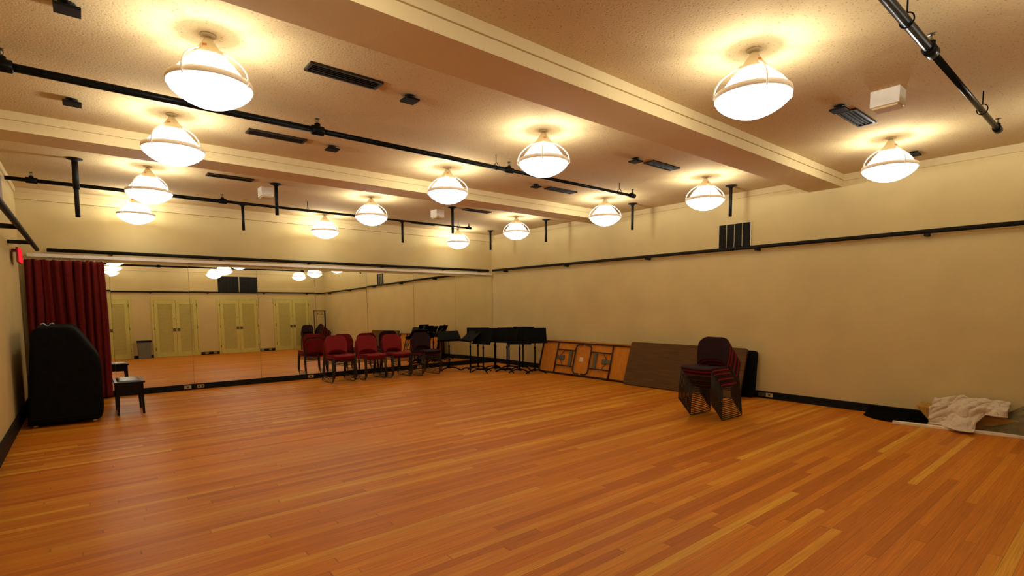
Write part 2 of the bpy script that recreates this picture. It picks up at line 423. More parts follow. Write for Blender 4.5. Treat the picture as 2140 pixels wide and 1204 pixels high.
rows = [(-.52, 'row nearest the mirror'), (-2.52, 'second row from the mirror'), (-4.71, 'third row from the mirror'),
        (-6.43, 'fourth row from the mirror'), (-8.48, 'row in front of the near beam'), (-10.12, 'last row by the closet doors')]
first = True
for x, cl in cols:
    for y, rl in rows:
        lab = 'lit caged dome lamp, %s, %s' % (cl, rl)
        xx = x
        if first: lamp0.location = (xx, y, ZC); lamp0['label'] = lab; first = False
        else:
            l_ = dup(lamp0, (xx, y, ZC), None, lab)
            if y < -10:                                             # weaker bulbs in the last row
                for ch in l_.children:
                    if ch.name.split('.')[0] in ('upper_dome', 'lower_bowl'):
                        ch.data = ch.data.copy(); ch.data.materials[0] = M['up2' if ch.name.startswith('upper') else 'low2']

# ------------------------------------------------------------------ ceiling fittings
def make_vent():
    t = thing('ceiling_vent', '', 'vent', (0, 0, ZC), 0, 'black slot vents in the ceiling')
    bm = BM(); hx, hy = .27, .075
    box(bm, -hx, hx, -hy, -hy + .018, -.016, 0); box(bm, -hx, hx, hy - .018, hy, -.016, 0)
    box(bm, -hx, -hx + .018, -hy, hy, -.016, 0); box(bm, hx - .018, hx, -hy, hy, -.016, 0); obj('frame', bm, 'vent', t)
    obj('backing', box(BM(), -hx + .018, hx - .018, -hy + .018, hy - .018, -.006, 0), 'ventdark', t)
    for q in range(3):
        y = -.028 + .028 * q
        bm = BM(); box(bm, -hx + .018, hx - .018, -.009, .009, -.002, .002, Matrix.Translation((0, y, -.010)) @ Matrix.Rotation(RAD(35), 4, 'X'))
        obj('slat', bm, 'vent', t)
    return t
vent0 = make_vent(); first = True
for x, cl in ((-6.21, 'left'), (-2.27, 'right')):
    for y, rl in ((-.72, 'nearest the mirror wall'), (-2.57, 'second from the mirror wall'), (-4.68, 'third from the mirror wall'), (-6.41, 'fourth from the mirror wall'), (-8.47, 'in front of the near beam')):
        lab = 'black ceiling slot vent, %s row, %s' % (cl, rl)
        if first: vent0.location = (x, y, ZC); vent0['label'] = lab; first = False
        else: dup(vent0, (x, y, ZC), None, lab)

def make_mount():
    t = thing('ceiling_mount', '', 'mount', (0, 0, ZC), 0, 'square black pipe mounts under the ceiling')
    bm = BM(); tube(bm, [(0, 0, 0), (0, 0, -.03)], .022, 14); lathe(bm, [(0, 0), (.04, 0), (.04, -.006), (0, -.006)], n=20); obj('stub', bm, 'black', t)
    obj('plate', box(BM(), -.06, .06, -.06, .06, -.044, -.028, bev=.003), 'black', t)
    return t
mount0 = make_mount()
POLES = {(0, 1): (-7.765, -2.42, 2.43), (1, 0): (-5.66, -.68, 2.66), (1, 1): (-5.64, -2.53, 2.66), (2, 0): (-2.775, -.72, 2.66), (2, 1): (-2.79, -2.57, 2.64),
         (3, 0): (-.58, -.73, 2.65), (3, 1): (-.62, -2.6, 2.65), (3, 2): (-.6, -4.69, 2.65), (3, 3): (-.56, -6.38, 2.65)}
STUBS = {(0, 3): (-7.76, -6.33), (0, 2): (-7.76, -4.6), (1, 3): (-5.66, -6.37), (1, 2): (-5.66, -4.68), (2, 3): (-2.76, -6.39), (2, 2): (-2.80, -4.72), (2, 4): (-2.7, -8.47), (3, 4): (-.53, -8.49)}
cn = ['first column from left', 'second column from left', 'third column from left', 'column by right wall']
rn = ['nearest the mirror', 'second from mirror', 'third from mirror', 'fourth from mirror', 'before the near beam']
first = True
for (c, r), (x, y) in STUBS.items():
    lab = 'square black ceiling mount without pipe, %s, %s' % (cn[c], rn[r])
    if first: mount0.location = (x, y, ZC); mount0['label'] = lab; first = False
    else: dup(mount0, (x, y, ZC), None, lab)
for (c, r), (x, y, zb) in POLES.items():
    t = thing('drop_pipe', 'black drop pipe under ceiling, %s, %s' % (cn[c], rn[r]), 'pipe', (x, y, ZC), 0, 'black drop pipes hanging from the ceiling')
    bm = BM(); lathe(bm, [(0, 0), (.075, 0), (.075, -.01), (.035, -.018), (.030, -.035), (0, -.035)], n=24); obj('ceiling_plate', bm, 'black', t)
    if (c, r) == (0, 1):
        bm = BM(); tube(bm, [(0, 0, -.02), (0, 0, -.34)], .030, 16); obj('sleeve', bm, 'black', t)
        bm = BM(); tube(bm, [(-.003, 0, -.30), (-.003, 0, zb - ZC)], .023, 16); obj('pipe', bm, 'black', t)
    else:
        bm = BM(); tube(bm, [(0, 0, -.02), (0, 0, zb - ZC)], .0225, 16); obj('pipe', bm, 'black', t)
    
# white boxes on the ceiling
for (x, y), lab in (((-2.74, -8.83), 'white metal box hung under the ceiling beyond the near beam'), ((-5.68, -2.16), 'white metal box under ceiling beside the left lamp column'), ((-2.84, -2.16), 'white metal box under ceiling between middle and right lamp columns')):
    t = thing('ceiling_box', lab, 'box', (x, y, ZC), 0, 'white boxes under the ceiling')
    obj('housing', box(BM(), -.08, .08, -.10, .10, -.125, 0, bev=.004), 'white', t)
    obj('base_tray', box(BM(), -.065, .07, -.085, .085, -.142, -.1255, bev=.003), 'trim', t)

# sprinkler pipes
def sprinkler(name, y, z, x0, x1, heads, rods, lab, breaks):
    t = thing(name, lab, 'pipe', (0, y, z), 0, 'black sprinkler pipes under the ceiling')
    for a, b, r in breaks:
        bm = BM(); tube(bm, [(a, 0, 0), (b, 0, 0)], r, 16); obj('pipe_run', bm, 'blackpipe', t)
    for hx, r in heads:
        bm = BM()
        tube(bm, [(hx - .055, 0, 0), (hx - .05, 0, 0), (hx + .05, 0, 0), (hx + .055, 0, 0)], 0, 16, rs=[r * 1.25, r * 1.5, r * 1.5, r * 1.25])
        tube(bm, [(hx, 0, 0), (hx, 0, r * 2.1)], r * .95, 14)
        f = obj('tee_fitting', bm, 'blackpipe', t)
        z0 = r * 2.1
        bm = BM(); tube(bm, [(hx, 0, z0), (hx, 0, z0 + .012)], .012, 12)
        for s in (-1, 1): tube(bm, [(hx + s * .010, 0, z0 + .01), (hx + s * .015, 0, z0 + .022), (hx + s * .010, 0, z0 + .036), (hx, 0, z0 + .044)], .003, 6)
        tube(bm, [(hx, 0, z0 + .012), (hx, 0, z0 + .044)], .004, 8)
        lathe(bm, [(0, z0 + .046), (.022, z0 + .045), (.024, z0 + .042), (0, z0 + .041)], (hx, 0, 0), 16)
        obj('sprinkler_head', bm, 'plate', f)
    for hx in rods:
        bm = BM(); tube(bm, [(hx, 0, .05), (hx, 0, ZC - z)], .0045, 8)
        ring = [(hx, .034 * SIN(2 * PI * q / 16), .012 + .040 * COS(2 * PI * q / 16)) for q in range(17)]
        tube(bm, ring, .0042, 6, cap=False); obj('hanger_rod', bm, 'blackpipe', t)
    return t
sprinkler('sprinkler_pipe', -5.50, 2.945, XL, -1.62, [(-8.10, .027), (-6.10, .027), (-3.92, .022), (-1.66, .020)], [-1.95, -4.11], 'black sprinkler pipe crossing the ceiling midway between the two beams', [(XL + .002, -6.1, .027), (-6.1, -3.9, .0235), (-3.9, -1.66, .019)])
sprinkler('sprinkler_pipe', -1.56, 2.94, XL, -1.72, [(-8.18, .024), (-6.12, .024), (-3.93, .021), (-1.75, .018)], [-2.0, -4.9], 'black sprinkler pipe nearest the mirror wall', [(XL + .03, -6.1, .024), (-6.1, -3.9, .020), (-3.9, -1.75, .016)])
sprinkler('sprinkler_pipe', -9.31, 2.93, XL, -1.43, [(-5.9, .027), (-3.72, .025), (-1.46, .021)], [-2.14, -4.22], 'black sprinkler pipe in front of the near beam', [(XL + .002, -5.9, .029), (-5.9, -3.72, .026), (-3.72, -1.46, .020)])

# ------------------------------------------------------------------ pipe rails round the walls
def rail(lab, pts, brackets, r=.027):
    t = thing('wall_rail', lab, 'rail', pts[0], 0, 'black pipe rails along the walls'); o = Vector(pts[0])
    bm = BM(); tube(bm, [Vector(p) - o for p in pts], r, 14); obj('pipe', bm, 'black', t)
    for a, b in brackets:
        a = Vector(a) - o; b = Vector(b) - o
        bm = BM(); d = (b - a).normalized(); s = Vector((-d.y, d.x, 0)) * .02
        for p, q in ((a, b),):
            vs = [bm.verts.new(p + s + Vector((0, 0, zz))) for zz in (-.022, .022)] + [bm.verts.new(p - s + Vector((0, 0, zz))) for zz in (.022, -.022)]
            ws = [bm.verts.new(q + s + Vector((0, 0, zz))) for zz in (-.022, .022)] + [bm.verts.new(q - s + Vector((0, 0, zz))) for zz in (.022, -.022)]
            bm.faces.new(vs); bm.faces.new(ws[::-1])
            for k_ in range(4): bm.faces.new((vs[k_], ws[k_], ws[(k_ + 1) % 4], vs[(k_ + 1) % 4]))
        obj('bracket', bm, 'black', t)
ZR = 2.235
rail('black pipe rail along the bare right wall', [(-.105, -.18, ZR), (-.105, YF + .06, ZR)], [((0, y, ZR - .03), (-.12, y, ZR - .03)) for y in (-.62, -2.62, -4.62, -6.55, -8.55, -10.5)])
rail('black pipe rail above the mirrors and curtain track', [(-8.14, -.105, 2.232), (-.17, -.105, 2.232)], [((x, 0, 2.225), (x, -.12, 2.225)) for x in (-7.4, -5.9, -4.4, -2.9, -1.4, -.4)])
rail('black pipe rail on brackets along the left wall', [(-8.235, -.32, 2.215), (-8.235, YF + .06, 2.215)], [((XL, y, 2.205), (-8.22, y, 2.205)) for y in (-1.42, -3.05, -5.2, -7.4, -9.6)])
rail('black pipe rail above the closet doors', [(-8.2, YF + .105, ZR), (-.15, YF + .105, ZR)], [((x, YF, ZR - .03), (x, YF + .12, ZR - .03)) for x in (-7.6, -6.0, -4.3, -2.3, -.7)])

# curtain track and curtain
bm = BM(); box(bm, -8.36, -.06, -.10, -.07, 2.128, 2.178, bev=.004)
ct = thing('curtain_track', 'long cream curtain track fixed just above the mirrors', 'curtain track', (-4.2, -.085, 2.15))
obj('channel', bm, 'track', ct, (4.2, .085, -2.15))
for x in (-7.9, -6.4, -4.9, -3.4, -1.9, -.6):
    obj('bracket', box(BM(), x - .02, x + .02, -.07, 0, 2.14, 2.17), 'track', ct, (4.2, .085, -2.15))
cu = thing('curtain', 'dark red pleated curtain drawn into the corner behind the piano', 'curtain', (-7.95, -.12, 0))
def cloth(u, v):
    z = .035 + v * 2.055
    x = -.455 + .915 * u
    x = x * (1 - .02 * v) - .01 * v
    ph = 2 * PI * (9.0 * u + .35 * SIN(7 * u) + .12 * SIN(3.1 * v + 9 * u))
    amp = (.058 + .022 * SIN(11 * u + 1)) * (1.0 - .35 * v)
    y = amp * SIN(ph) + .012 * SIN(2.3 * ph + v)
    x += .016 * COS(ph)
    if v > .93: z -= .012 * (.5 + .5 * COS(2 * PI * 17 * u)) * (v - .93) / .07
    return (x, y - .045, z)
obj('cloth', sheet(BM(), cloth, 230, 40, .004), 'curtain', cu)
for q in range(17):
    x = -.44 + .89 * q / 16
    bm = BM(); tube(bm, [(x, .015, 2.128), (x + .004, .0, 2.11), (x - .004, -.022, 2.095), (x, -.045, 2.072)], .004, 6); obj('hook', bm, 'chrome', cu)

# ------------------------------------------------------------------ wall vents, outlets, sign, box
def louvre(name, lab, w, h, bars, loc, rz, group=None, barm='ventpaint', d=.02):
    t = thing(name, lab, 'vent', loc, rz, group)                    # local: width along x, out along -y
    bm = BM(); f = .012
    box(bm, -w / 2 - f, w / 2 + f, -d, 0, h, h + f); box(bm, -w / 2 - f, w / 2 + f, -d, 0, -f, 0)
    box(bm, -w / 2 - f, -w / 2, -d, 0, 0, h); box(bm, w / 2, w / 2 + f, -d, 0, 0, h); obj('frame', bm, barm if barm != 'vent' else 'vent', t)
    obj('backing', box(BM(), -w / 2, w / 2, -.004, 0, 0, h), 'ventdark', t)
    bm = BM(); n = 22
    for q in range(n):
        mt = Matrix.Translation((0, -d * .45, h * (q + .5) / n)) @ Matrix.Rotation(RAD(40), 4, 'X')
        box(bm, -w / 2, w / 2, -d * .34, d * .34, -.0012, .0012, mt)
    obj('louvre_slats', bm, 'vent', t)
    for q in range(1, bars + 1):
        x = -w / 2 + w * q / (bars + 1)
        obj('vertical_bar', box(BM(), x - .002, x + .002, -d - .001, -.005, 0, h), barm, t)
    return t
louvre('wall_vent', 'black louvred vent with three cream bars above the right wall rail', .50, .36, 3, (0, -6.165, 2.262), RAD(-90))
louvre('wall_vent', 'black wall vent above the closet doors, the one nearer the left', .66, .56, 5, (-3.615, YF, 2.25), PI, 'paired black vents over closet doors', 'vent')
louvre('wall_vent', 'black wall vent above the closet doors, the one nearer the right', .66, .56, 5, (-2.895, YF, 2.25), PI, 'paired black vents over closet doors', 'vent')

def outlet(lab, loc, rz, n=2, mat='outlet'):
    t = thing('wall_outlet', lab, 'outlet', loc, rz, 'outlets in the black baseboards')
    obj('cover_plate', box(BM(), -.052, .052, -.006, 0, -.028, .028, bev=.002), mat, t)
    for s in ((-1, 1) if n == 2 else (0,)):
        obj('socket', box(BM(), s * .024 - .014, s * .024 + .014, -.008, -.0055, -.014, .014), 'vent', t)
outlet('ivory outlet in mirror baseboard, the one nearest the piano stool', (-6.49, -.05, .052), 0, 1)
outlet('ivory double outlet in mirror baseboard, second from the piano stool', (-6.30, -.05, .052), 0)
outlet('dull outlet in mirror baseboard left of the chair stacks', (-4.45, -.05, .05), 0, 1)
outlet('dull outlet in mirror baseboard behind the plum chair stack', (-2.08, -.05, .05), 0, 1)
outlet('dark outlet in right wall baseboard right behind the black table', (-.03, -6.66, .055), RAD(-90), 1, 'plate')
outlet('ivory outlet in right wall baseboard, farther from the tables', (-.03, -6.78, .055), RAD(-90), 1)
for x, w_ in ((-4.42, 'left'), (-4.15, 'right')): outlet('outlet between the closet doors under the paired vents, %s one' % w_, (x, YF + .025, .055), PI, 2)
for x, w_ in ((-2.44, 'left'), (-2.15, 'right')): outlet('outlet between the two rightmost closet doors, %s one' % w_, (x, YF + .025, .055), PI, 2)

t = thing('exit_sign', 'small red lit sign on left wall beside curtain top', 'sign', (XL, -1.05, 1.97))
obj('housing', box(BM(), .056, .078, -.20, .20, 0, .19, bev=.005), 'signbox', t)
obj('lit_face', box(BM(), .078, .090, -.19, .19, .008, .182), 'sign', t)
obj('mounting_arm', box(BM(), 0, .056, .05, .19, .15, .185), 'signbox', t)
t = thing('speaker_box', 'brown wooden box mounted high on left wall', 'box', (XL, -4.25, 2.34))
obj('cabinet', box(BM(), 0, .176, -.40, .40, 0, .21, bev=.005), 'brown', t)
obj('mounting_arm', box(BM(), 0, .05, -.05, .05, -.06, 0), 'black', t)

# ------------------------------------------------------------------ piano and stool
pf = [(.00, .03), (.015, .30), (.030, .56), (.075, 1.08), (.095, 1.145), (.13, 1.172), (.20, 1.180), (.40, 1.180), (.445, 1.172), (.48, 1.145), (.56, 1.015), (.645, .87), (.68, .80), (.698, .735), (.702, .60), (.702, .20), (.694, .12), (.675, .06), (.64, .035)]
p = thing('piano', 'upright piano under a fitted black cover against left wall', 'piano', (-8.345, -1.45, 0))
bm = BM()
ys = [-.70, -.695, -.68, -.66, -.4, 0, .4, .66, .68, .695, .70]; ins = [.05, .022, .008, 0, 0, 0, 0, 0, .008, .022, .05]
cx, cz = .36, .58; rings = []
for y, i_ in zip(ys, ins):
    ring = []
    for q, (x, z) in enumerate(pf):
        d = Vector((x - cx, z - cz)); d.normalize()
        wob = .006 * noise.noise(Vector((x * 5, y * 4, z * 5)))
        ring.append(bm.verts.new((x - d.x * (i_ - wob), y, max(.03, z - d.y * (i_ - wob)))))
    rings.append(ring)
n = len(pf)
for a, b in zip(rings, rings[1:]):
    for q in range(n): f = bm.faces.new((a[q], a[(q + 1) % n], b[(q + 1) % n], b[q])); f.smooth = True
bm.faces.new(rings[0][::-1]); bm.faces.new(rings[-1])
obj('cover', bm, 'piano', p)
for x in (.06, .60):
    for y in (-.64, .62):
        bm = BM(); lathe(bm, [(0, .0), (.020, .0), (.03, .012), (.03, .03), (.02, .045), (0, .045)], (x, y, 0), 16); obj('caster', bm, 'caster', p)
obj('hem_seam', box(BM(), .04, .66, -.712, -.697, .10, .108, bev=.002), 'piano', p)
def bl(u, v):
    x = -.06 + .12 * u; y = -.05 + .1 * v
    return (x, y, .018 + .015 * noise.noise(Vector((x * 40, y * 40, 1))) + .012 * SIN(9 * u))
o = obj('crumpled_paper', sheet(BM(), bl, 16, 12, .002), 'blue', None, (-8.12, -1.95, 1.183)); tag(o, 'small crumpled pale blue paper lying on the covered piano', 'paper')

st = thing('piano_stool', 'black wooden piano stool with shiny vinyl seat beside the piano', 'stool', (-7.365, -1.615, 0))
bm = BM(); box(bm, -.165, .165, -.285, .285, .408, .434, bev=.006); obj('seat_board', bm, 'ebony', st)
def cush(u, v):
    a, b = 2 * u - 1, 2 * v - 1
    return (.128 * a, .245 * b, .4325 + .017 * (1 - a ** 4) ** .5 * (1 - b ** 6) ** .5)
obj('cushion', sheet(BM(), cush, 24, 30, .004), 'vinyl', st)
bm = BM(); box(bm, -.145, .145, -.262, -.246, .305, .409); box(bm, -.145, .145, .246, .262, .305, .409)
box(bm, -.145, -.129, -.246, .246, .305, .409); box(bm, .129, .145, -.246, .246, .305, .409); obj('apron', bm, 'ebony', st)
for sx in (-1, 1):
    for sy in (-1, 1):
        bm = BM(); A = [(sx * .122, sy * .243), ]
        lo = [bm.verts.new((sx * .135 + a * .012, sy * .255 + b * .012, 0)) for a, b in ((-1, -1), (1, -1), (1, 1), (-1, 1))]
        hi = [bm.verts.new((sx * .123 + a * .021, sy * .242 + b * .021, .409)) for a, b in ((-1, -1), (1, -1), (1, 1), (-1, 1))]
        bm.faces.new(lo[::-1]); bm.faces.new(hi)
        for q in range(4): bm.faces.new((lo[q], lo[(q + 1) % 4], hi[(q + 1) % 4], hi[q]))
        obj('leg', bm, 'ebony', st)

# ------------------------------------------------------------------ stacking chairs (local front = -Y)
def make_chair(color, label):
    t = thing('stacking_chair', label, 'chair')
    def seat(u, v):
        a = 2 * u - 1; w = .212 - .02 * (abs(2 * v - 1)) ** 6 * 1.0
        y = -.235 + .40 * v
        z = .405 - .022 * max(0, (.14 - v) / .14) ** 2 + .010 * a * a - .010 * v
        return (w * a, y, z)
    obj('seat', sheet(BM(), seat, 20, 20, .019), color, t)
    def back(u, v):
        a = 2 * u - 1; t_ = 1 - (1 - v) ** 1.9; rc = .105
        z0 = .410 + .072 * (1 - abs(a) ** 3.2)
        z = z0 + (.757 - z0) * t_
        W_ = .190 + .018 * SIN(PI * min(1, max(0, (z - .41) / .345)) * .85)
        zc_ = .757 - rc
        hw = W_ if z < zc_ else W_ - rc + math.sqrt(max(0, rc * rc - (z - zc_) ** 2))
        x = hw * a
        y = .155 + .065 * (z - .41) / .34 - .035 * (x / .2) ** 2
        return (x, y, z)
    obj('backrest', sheet(BM(), back, 26, 26, .020), color, t)
    for s in (-1, 1):
        bm = BM()
        pts = [(s * .192, -.185, .392), (s * .200, -.215, .375), (s * .206, -.235, .20), (s * .210, -.246, .03), (s * .211, -.238, .012), (s * .211, -.21, .0085),
               (s * .211, 0, .0085), (s * .211, .21, .0085), (s * .211, .236, .012), (s * .210, .243, .03), (s * .205, .215, .22), (s * .200, .190, .40), (s * .190, .185, .47), (s * .180, .200, .56)]
        tube(bm, pts, .0066, 8); obj('side_frame', bm, 'chairframe', t)
    for y, z in ((-.222, .315), (.204, .31)):
        bm = BM(); tube(bm, [(-.203, y, z), (.203, y, z)], .006, 8); obj('cross_bar', bm, 'chairframe', t)
    return t
protos = {}
def chair(color, loc, rz, label, group):
    if color not in protos:
        c = make_chair(color, label); protos[color] = c; c.location = loc; c.rotation_euler = (0, 0, rz); c['group'] = group; return c
    return dup(protos[color], loc, rz, label, group)
ORD = ['lowest', 'second from the floor', 'third from the floor', 'fourth from the floor', 'fifth from the floor', 'sixth from the floor', 'seventh from the floor', 'eighth from the floor', 'ninth from the floor', 'tenth from the floor', 'topmost']
CN = {'red': 'red', 'plum': 'dark plum'}
def stack(x, y, rz, colors, where, group, dz=.0235, df=.026):
    n = len(colors)
    for k_, c in enumerate(colors):
        f = df * k_
        loc = (x + SIN(rz) * f, y - COS(rz) * f, dz * k_)
        pos = 'topmost' if k_ == n - 1 else ORD[k_]
        chair(c, loc, rz, '%s stacking chair, %s in %s' % (CN[c], pos, where), group)
stack(-4.16, -.71, RAD(2), ['red', 'plum', 'red', 'red', 'red'], 'leftmost stack before the mirror', 'chairs stacked before the mirror')
stack(-3.555, -.73, RAD(3), ['red', 'red', 'red', 'red'], 'second stack before the mirror', 'chairs stacked before the mirror')
stack(-3.02, -.74, RAD(4), ['red', 'plum', 'red', 'red'], 'third stack before the mirror', 'chairs stacked before the mirror')
stack(-2.43, -.86, RAD(5), ['plum', 'red', 'plum', 'plum', 'plum'], 'stack beside the music stands', 'chairs stacked before the mirror')
stack(-1.70, -6.87, RAD(-90), ['plum', 'red', 'plum', 'plum', 'red', 'plum', 'plum', 'red', 'plum', 'red', 'plum'], 'tall stack by the folding tables', 'chairs in the tall stack')
stack(-.98, -10.48, RAD(186), ['plum', 'red', 'plum', 'plum', 'red', 'plum', 'plum', 'plum', 'plum', 'plum'], 'stack near closet doors, seen in mirror', 'chairs stacked near the closet doors')

# coat rack and draped cover near the closet doors (seen in the mirror)
t = thing('coat_rack', 'metal coat rack with hangers near closet doors, seen in the mirror', 'coat rack', (-.40, -10.75, 0))
for x in (-.20, .20):
    bm = BM(); tube(bm, [(x, 0, .03), (x, 0, 1.52)], .016 if x < 0 else .026, 10); obj('upright', bm, 'black' if x > 0 else 'chairframe', t)
    bm = BM(); tube(bm, [(x, -.22, .02), (x, .22, .02)], .016, 10); obj('foot', bm, 'black', t)
bm = BM(); tube(bm, [(-.22, 0, 1.52), (.24, 0, 1.52)], .014, 10); obj('top_bar', bm, 'chairframe', t)
for q, (x, a) in enumerate(((-.10, .3), (.0, -.2), (.09, .5))):
    h = thing('coat_hanger', '%s coat hanger on the metal rack seen in the mirror' % ['first', 'middle', 'last'][q], 'hanger', (-.40 + x, -10.75, 1.52), a, 'coat hangers on the rack')
    bm = BM(); tube(bm, [(0, -.012, .008), (0, 0, .02), (0, .014, .008), (0, .008, -.02), (0, 0, -.04), (0, 0, -.06)], .0035, 6); obj('hook', bm, 'chrome', h)
    bm = BM(); tube(bm, [(0, 0, -.06), (0, -.17, -.14), (0, -.17, -.15), (0, .17, -.15), (0, .17, -.14), (0, 0, -.06)], .006, 6); obj('arms', bm, 'brown', h)
bm = BM()
def dr(u, v):
    a = 2 * PI * u; r = .02 + .27 * v ** .7
    return (.9 * r * COS(a), r * SIN(a), 1.0 - .30 * v - .62 * v ** 3 + .03 * SIN(5 * a) * v)
sheet(bm, dr, 40, 16, .006)
o = obj('draped_cover', bm, 'cloth', None, (-.50, -10.42, 0)); tag(o, 'dark cloth cover over a peaked bundle near coat rack, seen in mirror', 'cover')

# bin by the closet doors
t = thing('trash_bin', 'grey bin with black rim between closet doors, seen in mirror', 'bin', (-6.27, YF + .24, 0))
bm = BM(); a, b = .185, .165
lo = [(-b, -.14), (b, -.14), (b, .14), (-b, .14)]; hi = [(-a, -.17), (a, -.17), (a, .17), (-a, .17)]
vl = [bm.verts.new((x, y, 0)) for x, y in lo]; vh = [bm.verts.new((x, y, .56)) for x, y in hi]; vi = [bm.verts.new((x * .95, y * .95, .56)) for x, y in hi]; vj = [bm.verts.new((x * .95, y * .95, .02)) for x, y in lo]
bm.faces.new(vl[::-1]); bm.faces.new(vj)
for q in range(4):
    w = (q + 1) % 4
    bm.faces.new((vl[q], vl[w], vh[w], vh[q])); bm.faces.new((vh[q], vh[w], vi[w], vi[q])); bm.faces.new((vi[q], vi[w], vj[w], vj[q]))
obj('body', bm, 'bin', t)
bm = BM(); box(bm, -.20, .20, -.185, -.165, .55, .60); box(bm, -.20, .20, .165, .185, .55, .60); box(bm, -.20, -.18, -.165, .165, .55, .60); box(bm, .18, .20, -.165, .165, .55, .60); obj('rim', bm, 'stand', t)

# ------------------------------------------------------------------ folding tables leaning on the right wall
def rrect(bm, L, W, r, z0, z1, n=6):
    pts = []
    for cx_, cy_, a0 in ((L / 2 - r, W / 2 - r, 0), (-L / 2 + r, W / 2 - r, 90), (-L / 2 + r, -W / 2 + r, 180), (L / 2 - r, -W / 2 + r, 270)):
        for q in range(n + 1):
            a = RAD(a0 + 90 * q / n); pts.append((cx_ + r * COS(a), cy_ + r * SIN(a)))
    return prism(bm, pts, 2, z0, z1)
def table_root(label, xb, xt, W, yc, twist, lift=0.):
    t = thing('folding_table', label, 'table', ((xb + xt) / 2, yc, 0), 0, 'folding tables leaning on the right wall')
    h = math.sqrt(W * W - (xt - xb) ** 2)
    up = Vector((xt - xb, 0, h)).normalized(); along = Vector((0, -1, 0)); out = along.cross(up)   # out points to -x
    R_ = Matrix((along, up, out)).transposed().to_4x4()
    t.matrix_world = Matrix.Rotation(twist, 4, 'Z')
    t.location = ((xb + xt) / 2, yc, h / 2 + lift)
    t.rotation_mode = 'QUATERNION'
    t.rotation_quaternion = (Matrix.Rotation(twist, 4, 'Z') @ R_).to_quaternion()
    return t
# table with its underside showing
L1 = 2.36; W1 = .66
t = table_root('folding table leaning with orange underside and folded steel legs showing', -.385, -.215, .66, -3.31, RAD(.5), .014)
bm = BM(); rrect(bm, L1, W1, .06, -.018, -.006); obj('underside_board', bm, 'tableunder', t)
bm = BM(); rrect(bm, L1 + .006, W1 + .006, .062, -.026, -.0185); obj('top_laminate', bm, 'tabletop', t)
bm = BM()
for s in (-1, 1):
    box(bm, -L1 / 2 + .05, L1 / 2 - .05, s * (W1 / 2) - (.022 if s > 0 else 0), s * (W1 / 2) + (.022 if s < 0 else 0), -.018, .022)
    box(bm, s * (L1 / 2) - (.022 if s > 0 else 0), s * (L1 / 2) + (.022 if s < 0 else 0), -W1 / 2 + .05, W1 / 2 - .05, -.018, .022)
for sx in (-1, 1):
    for sy in (-1, 1):
        pts = [(sx * (L1 / 2 - .06 + .05 * COS(RAD(a))), sy * (W1 / 2 - .06 + .05 * SIN(RAD(a))), .002) for a in range(0, 91, 15)]
        tube(bm, pts, .018, 6)
obj('rim', bm, 'tableedge', t)
def leg_set(s, cx_):
    """one folded pair of legs; hinge bar at cx_, feet pointing to the table middle"""
    bm = BM(); tube(bm, [(cx_, -W1 / 2 + .022, .018), (cx_, W1 / 2 - .022, .018)], .014, 10); l = obj('hinge_bar', bm, 'tablesteel', t)
    d = -s
    for yy in (-.16, .16):
        bm = BM(); tube(bm, [(cx_, yy, .022), (cx_ + d * .51, yy, .024)], .012, 10); obj('leg_tube', bm, 'tablesteel', l)
    bm = BM(); x0 = cx_ + d * .51
    half = [(x0 + d * .165, .29), (x0 + d * .085, .29)] + [(x0 + d * (.085 - .085 * SIN(RAD(a))), .29 - .085 * (1 - COS(RAD(a)))) for a in (20, 40, 60, 80, 90)]
    pts = [(x, -y, .026) for x, y in half] + [(x0, 0, .026)] + [(x, y, .026) for x, y in half[::-1]]
    tube(bm, pts, .014, 10); obj('foot_bar', bm, 'tablesteel', l)
    obj('cross_plate', box(BM(), min(cx_ + d * .35, cx_ + d * .43), max(cx_ + d * .35, cx_ + d * .43), -.15, .15, .012, .026, bev=.003), 'tablebracket', l)
    bm = BM(); a, b = sorted((cx_, cx_ + d * .13)); box(bm, a, b, -.035, .035, -.004, .016, bev=.003)
    a, b = sorted((cx_ + d * .13, cx_ + d * .22)); box(bm, a, b, -.05, .05, -.004, .022, bev=.006)
    obj('lock_bracket', bm, 'tablebracket', l)
    for yy in (-1, 1):
        bm = BM(); tube(bm, [(cx_ + d * .10, yy * .03, .012), (cx_ + d * .20, yy * .15, .02)], .006, 8); obj('brace', bm, 'tablesteel', l)
XA = -.715
leg_set(-1, XA); leg_set(1, XA + 1.42)
obj('paper_label', box(BM(), -.09, .0, -.04, .045, -.006, -.0045), 'paper', t, label='torn white paper label')
t = table_root('folding table behind the orange underside, only its tan top edge showing', -.225, -.060, .672, -3.31, 0, .014)
bm = BM(); rrect(bm, 2.26, .672, .05, -.010, .004); obj('top_laminate', bm, 'tableunder', t)
bm = BM(); rrect(bm, 2.266, .678, .053, -.026, -.0105); obj('edge_band', bm, 'tan', t, label='tan edge band')
# brown table, top outwards
t = table_root('brown wood-grain folding table leaning with its top facing the room', -.475, -.235, .765, -5.49, RAD(1.8), .012)
bm = BM(); rrect(bm, 2.07, .765, .045, -.006, .003); obj('top_laminate', bm, 'tabletop', t)
bm = BM(); rrect(bm, 2.08, .773, .048, -.030, -.0065); obj('edge_band', bm, 'tableedge', t)
for s in (-1, 1):
    bm = BM(); tube(bm, [(s * .75, -.36, -.045), (s * .75, .36, -.045)], .014, 10); obj('folded_leg', bm, 'tablesteel', t)
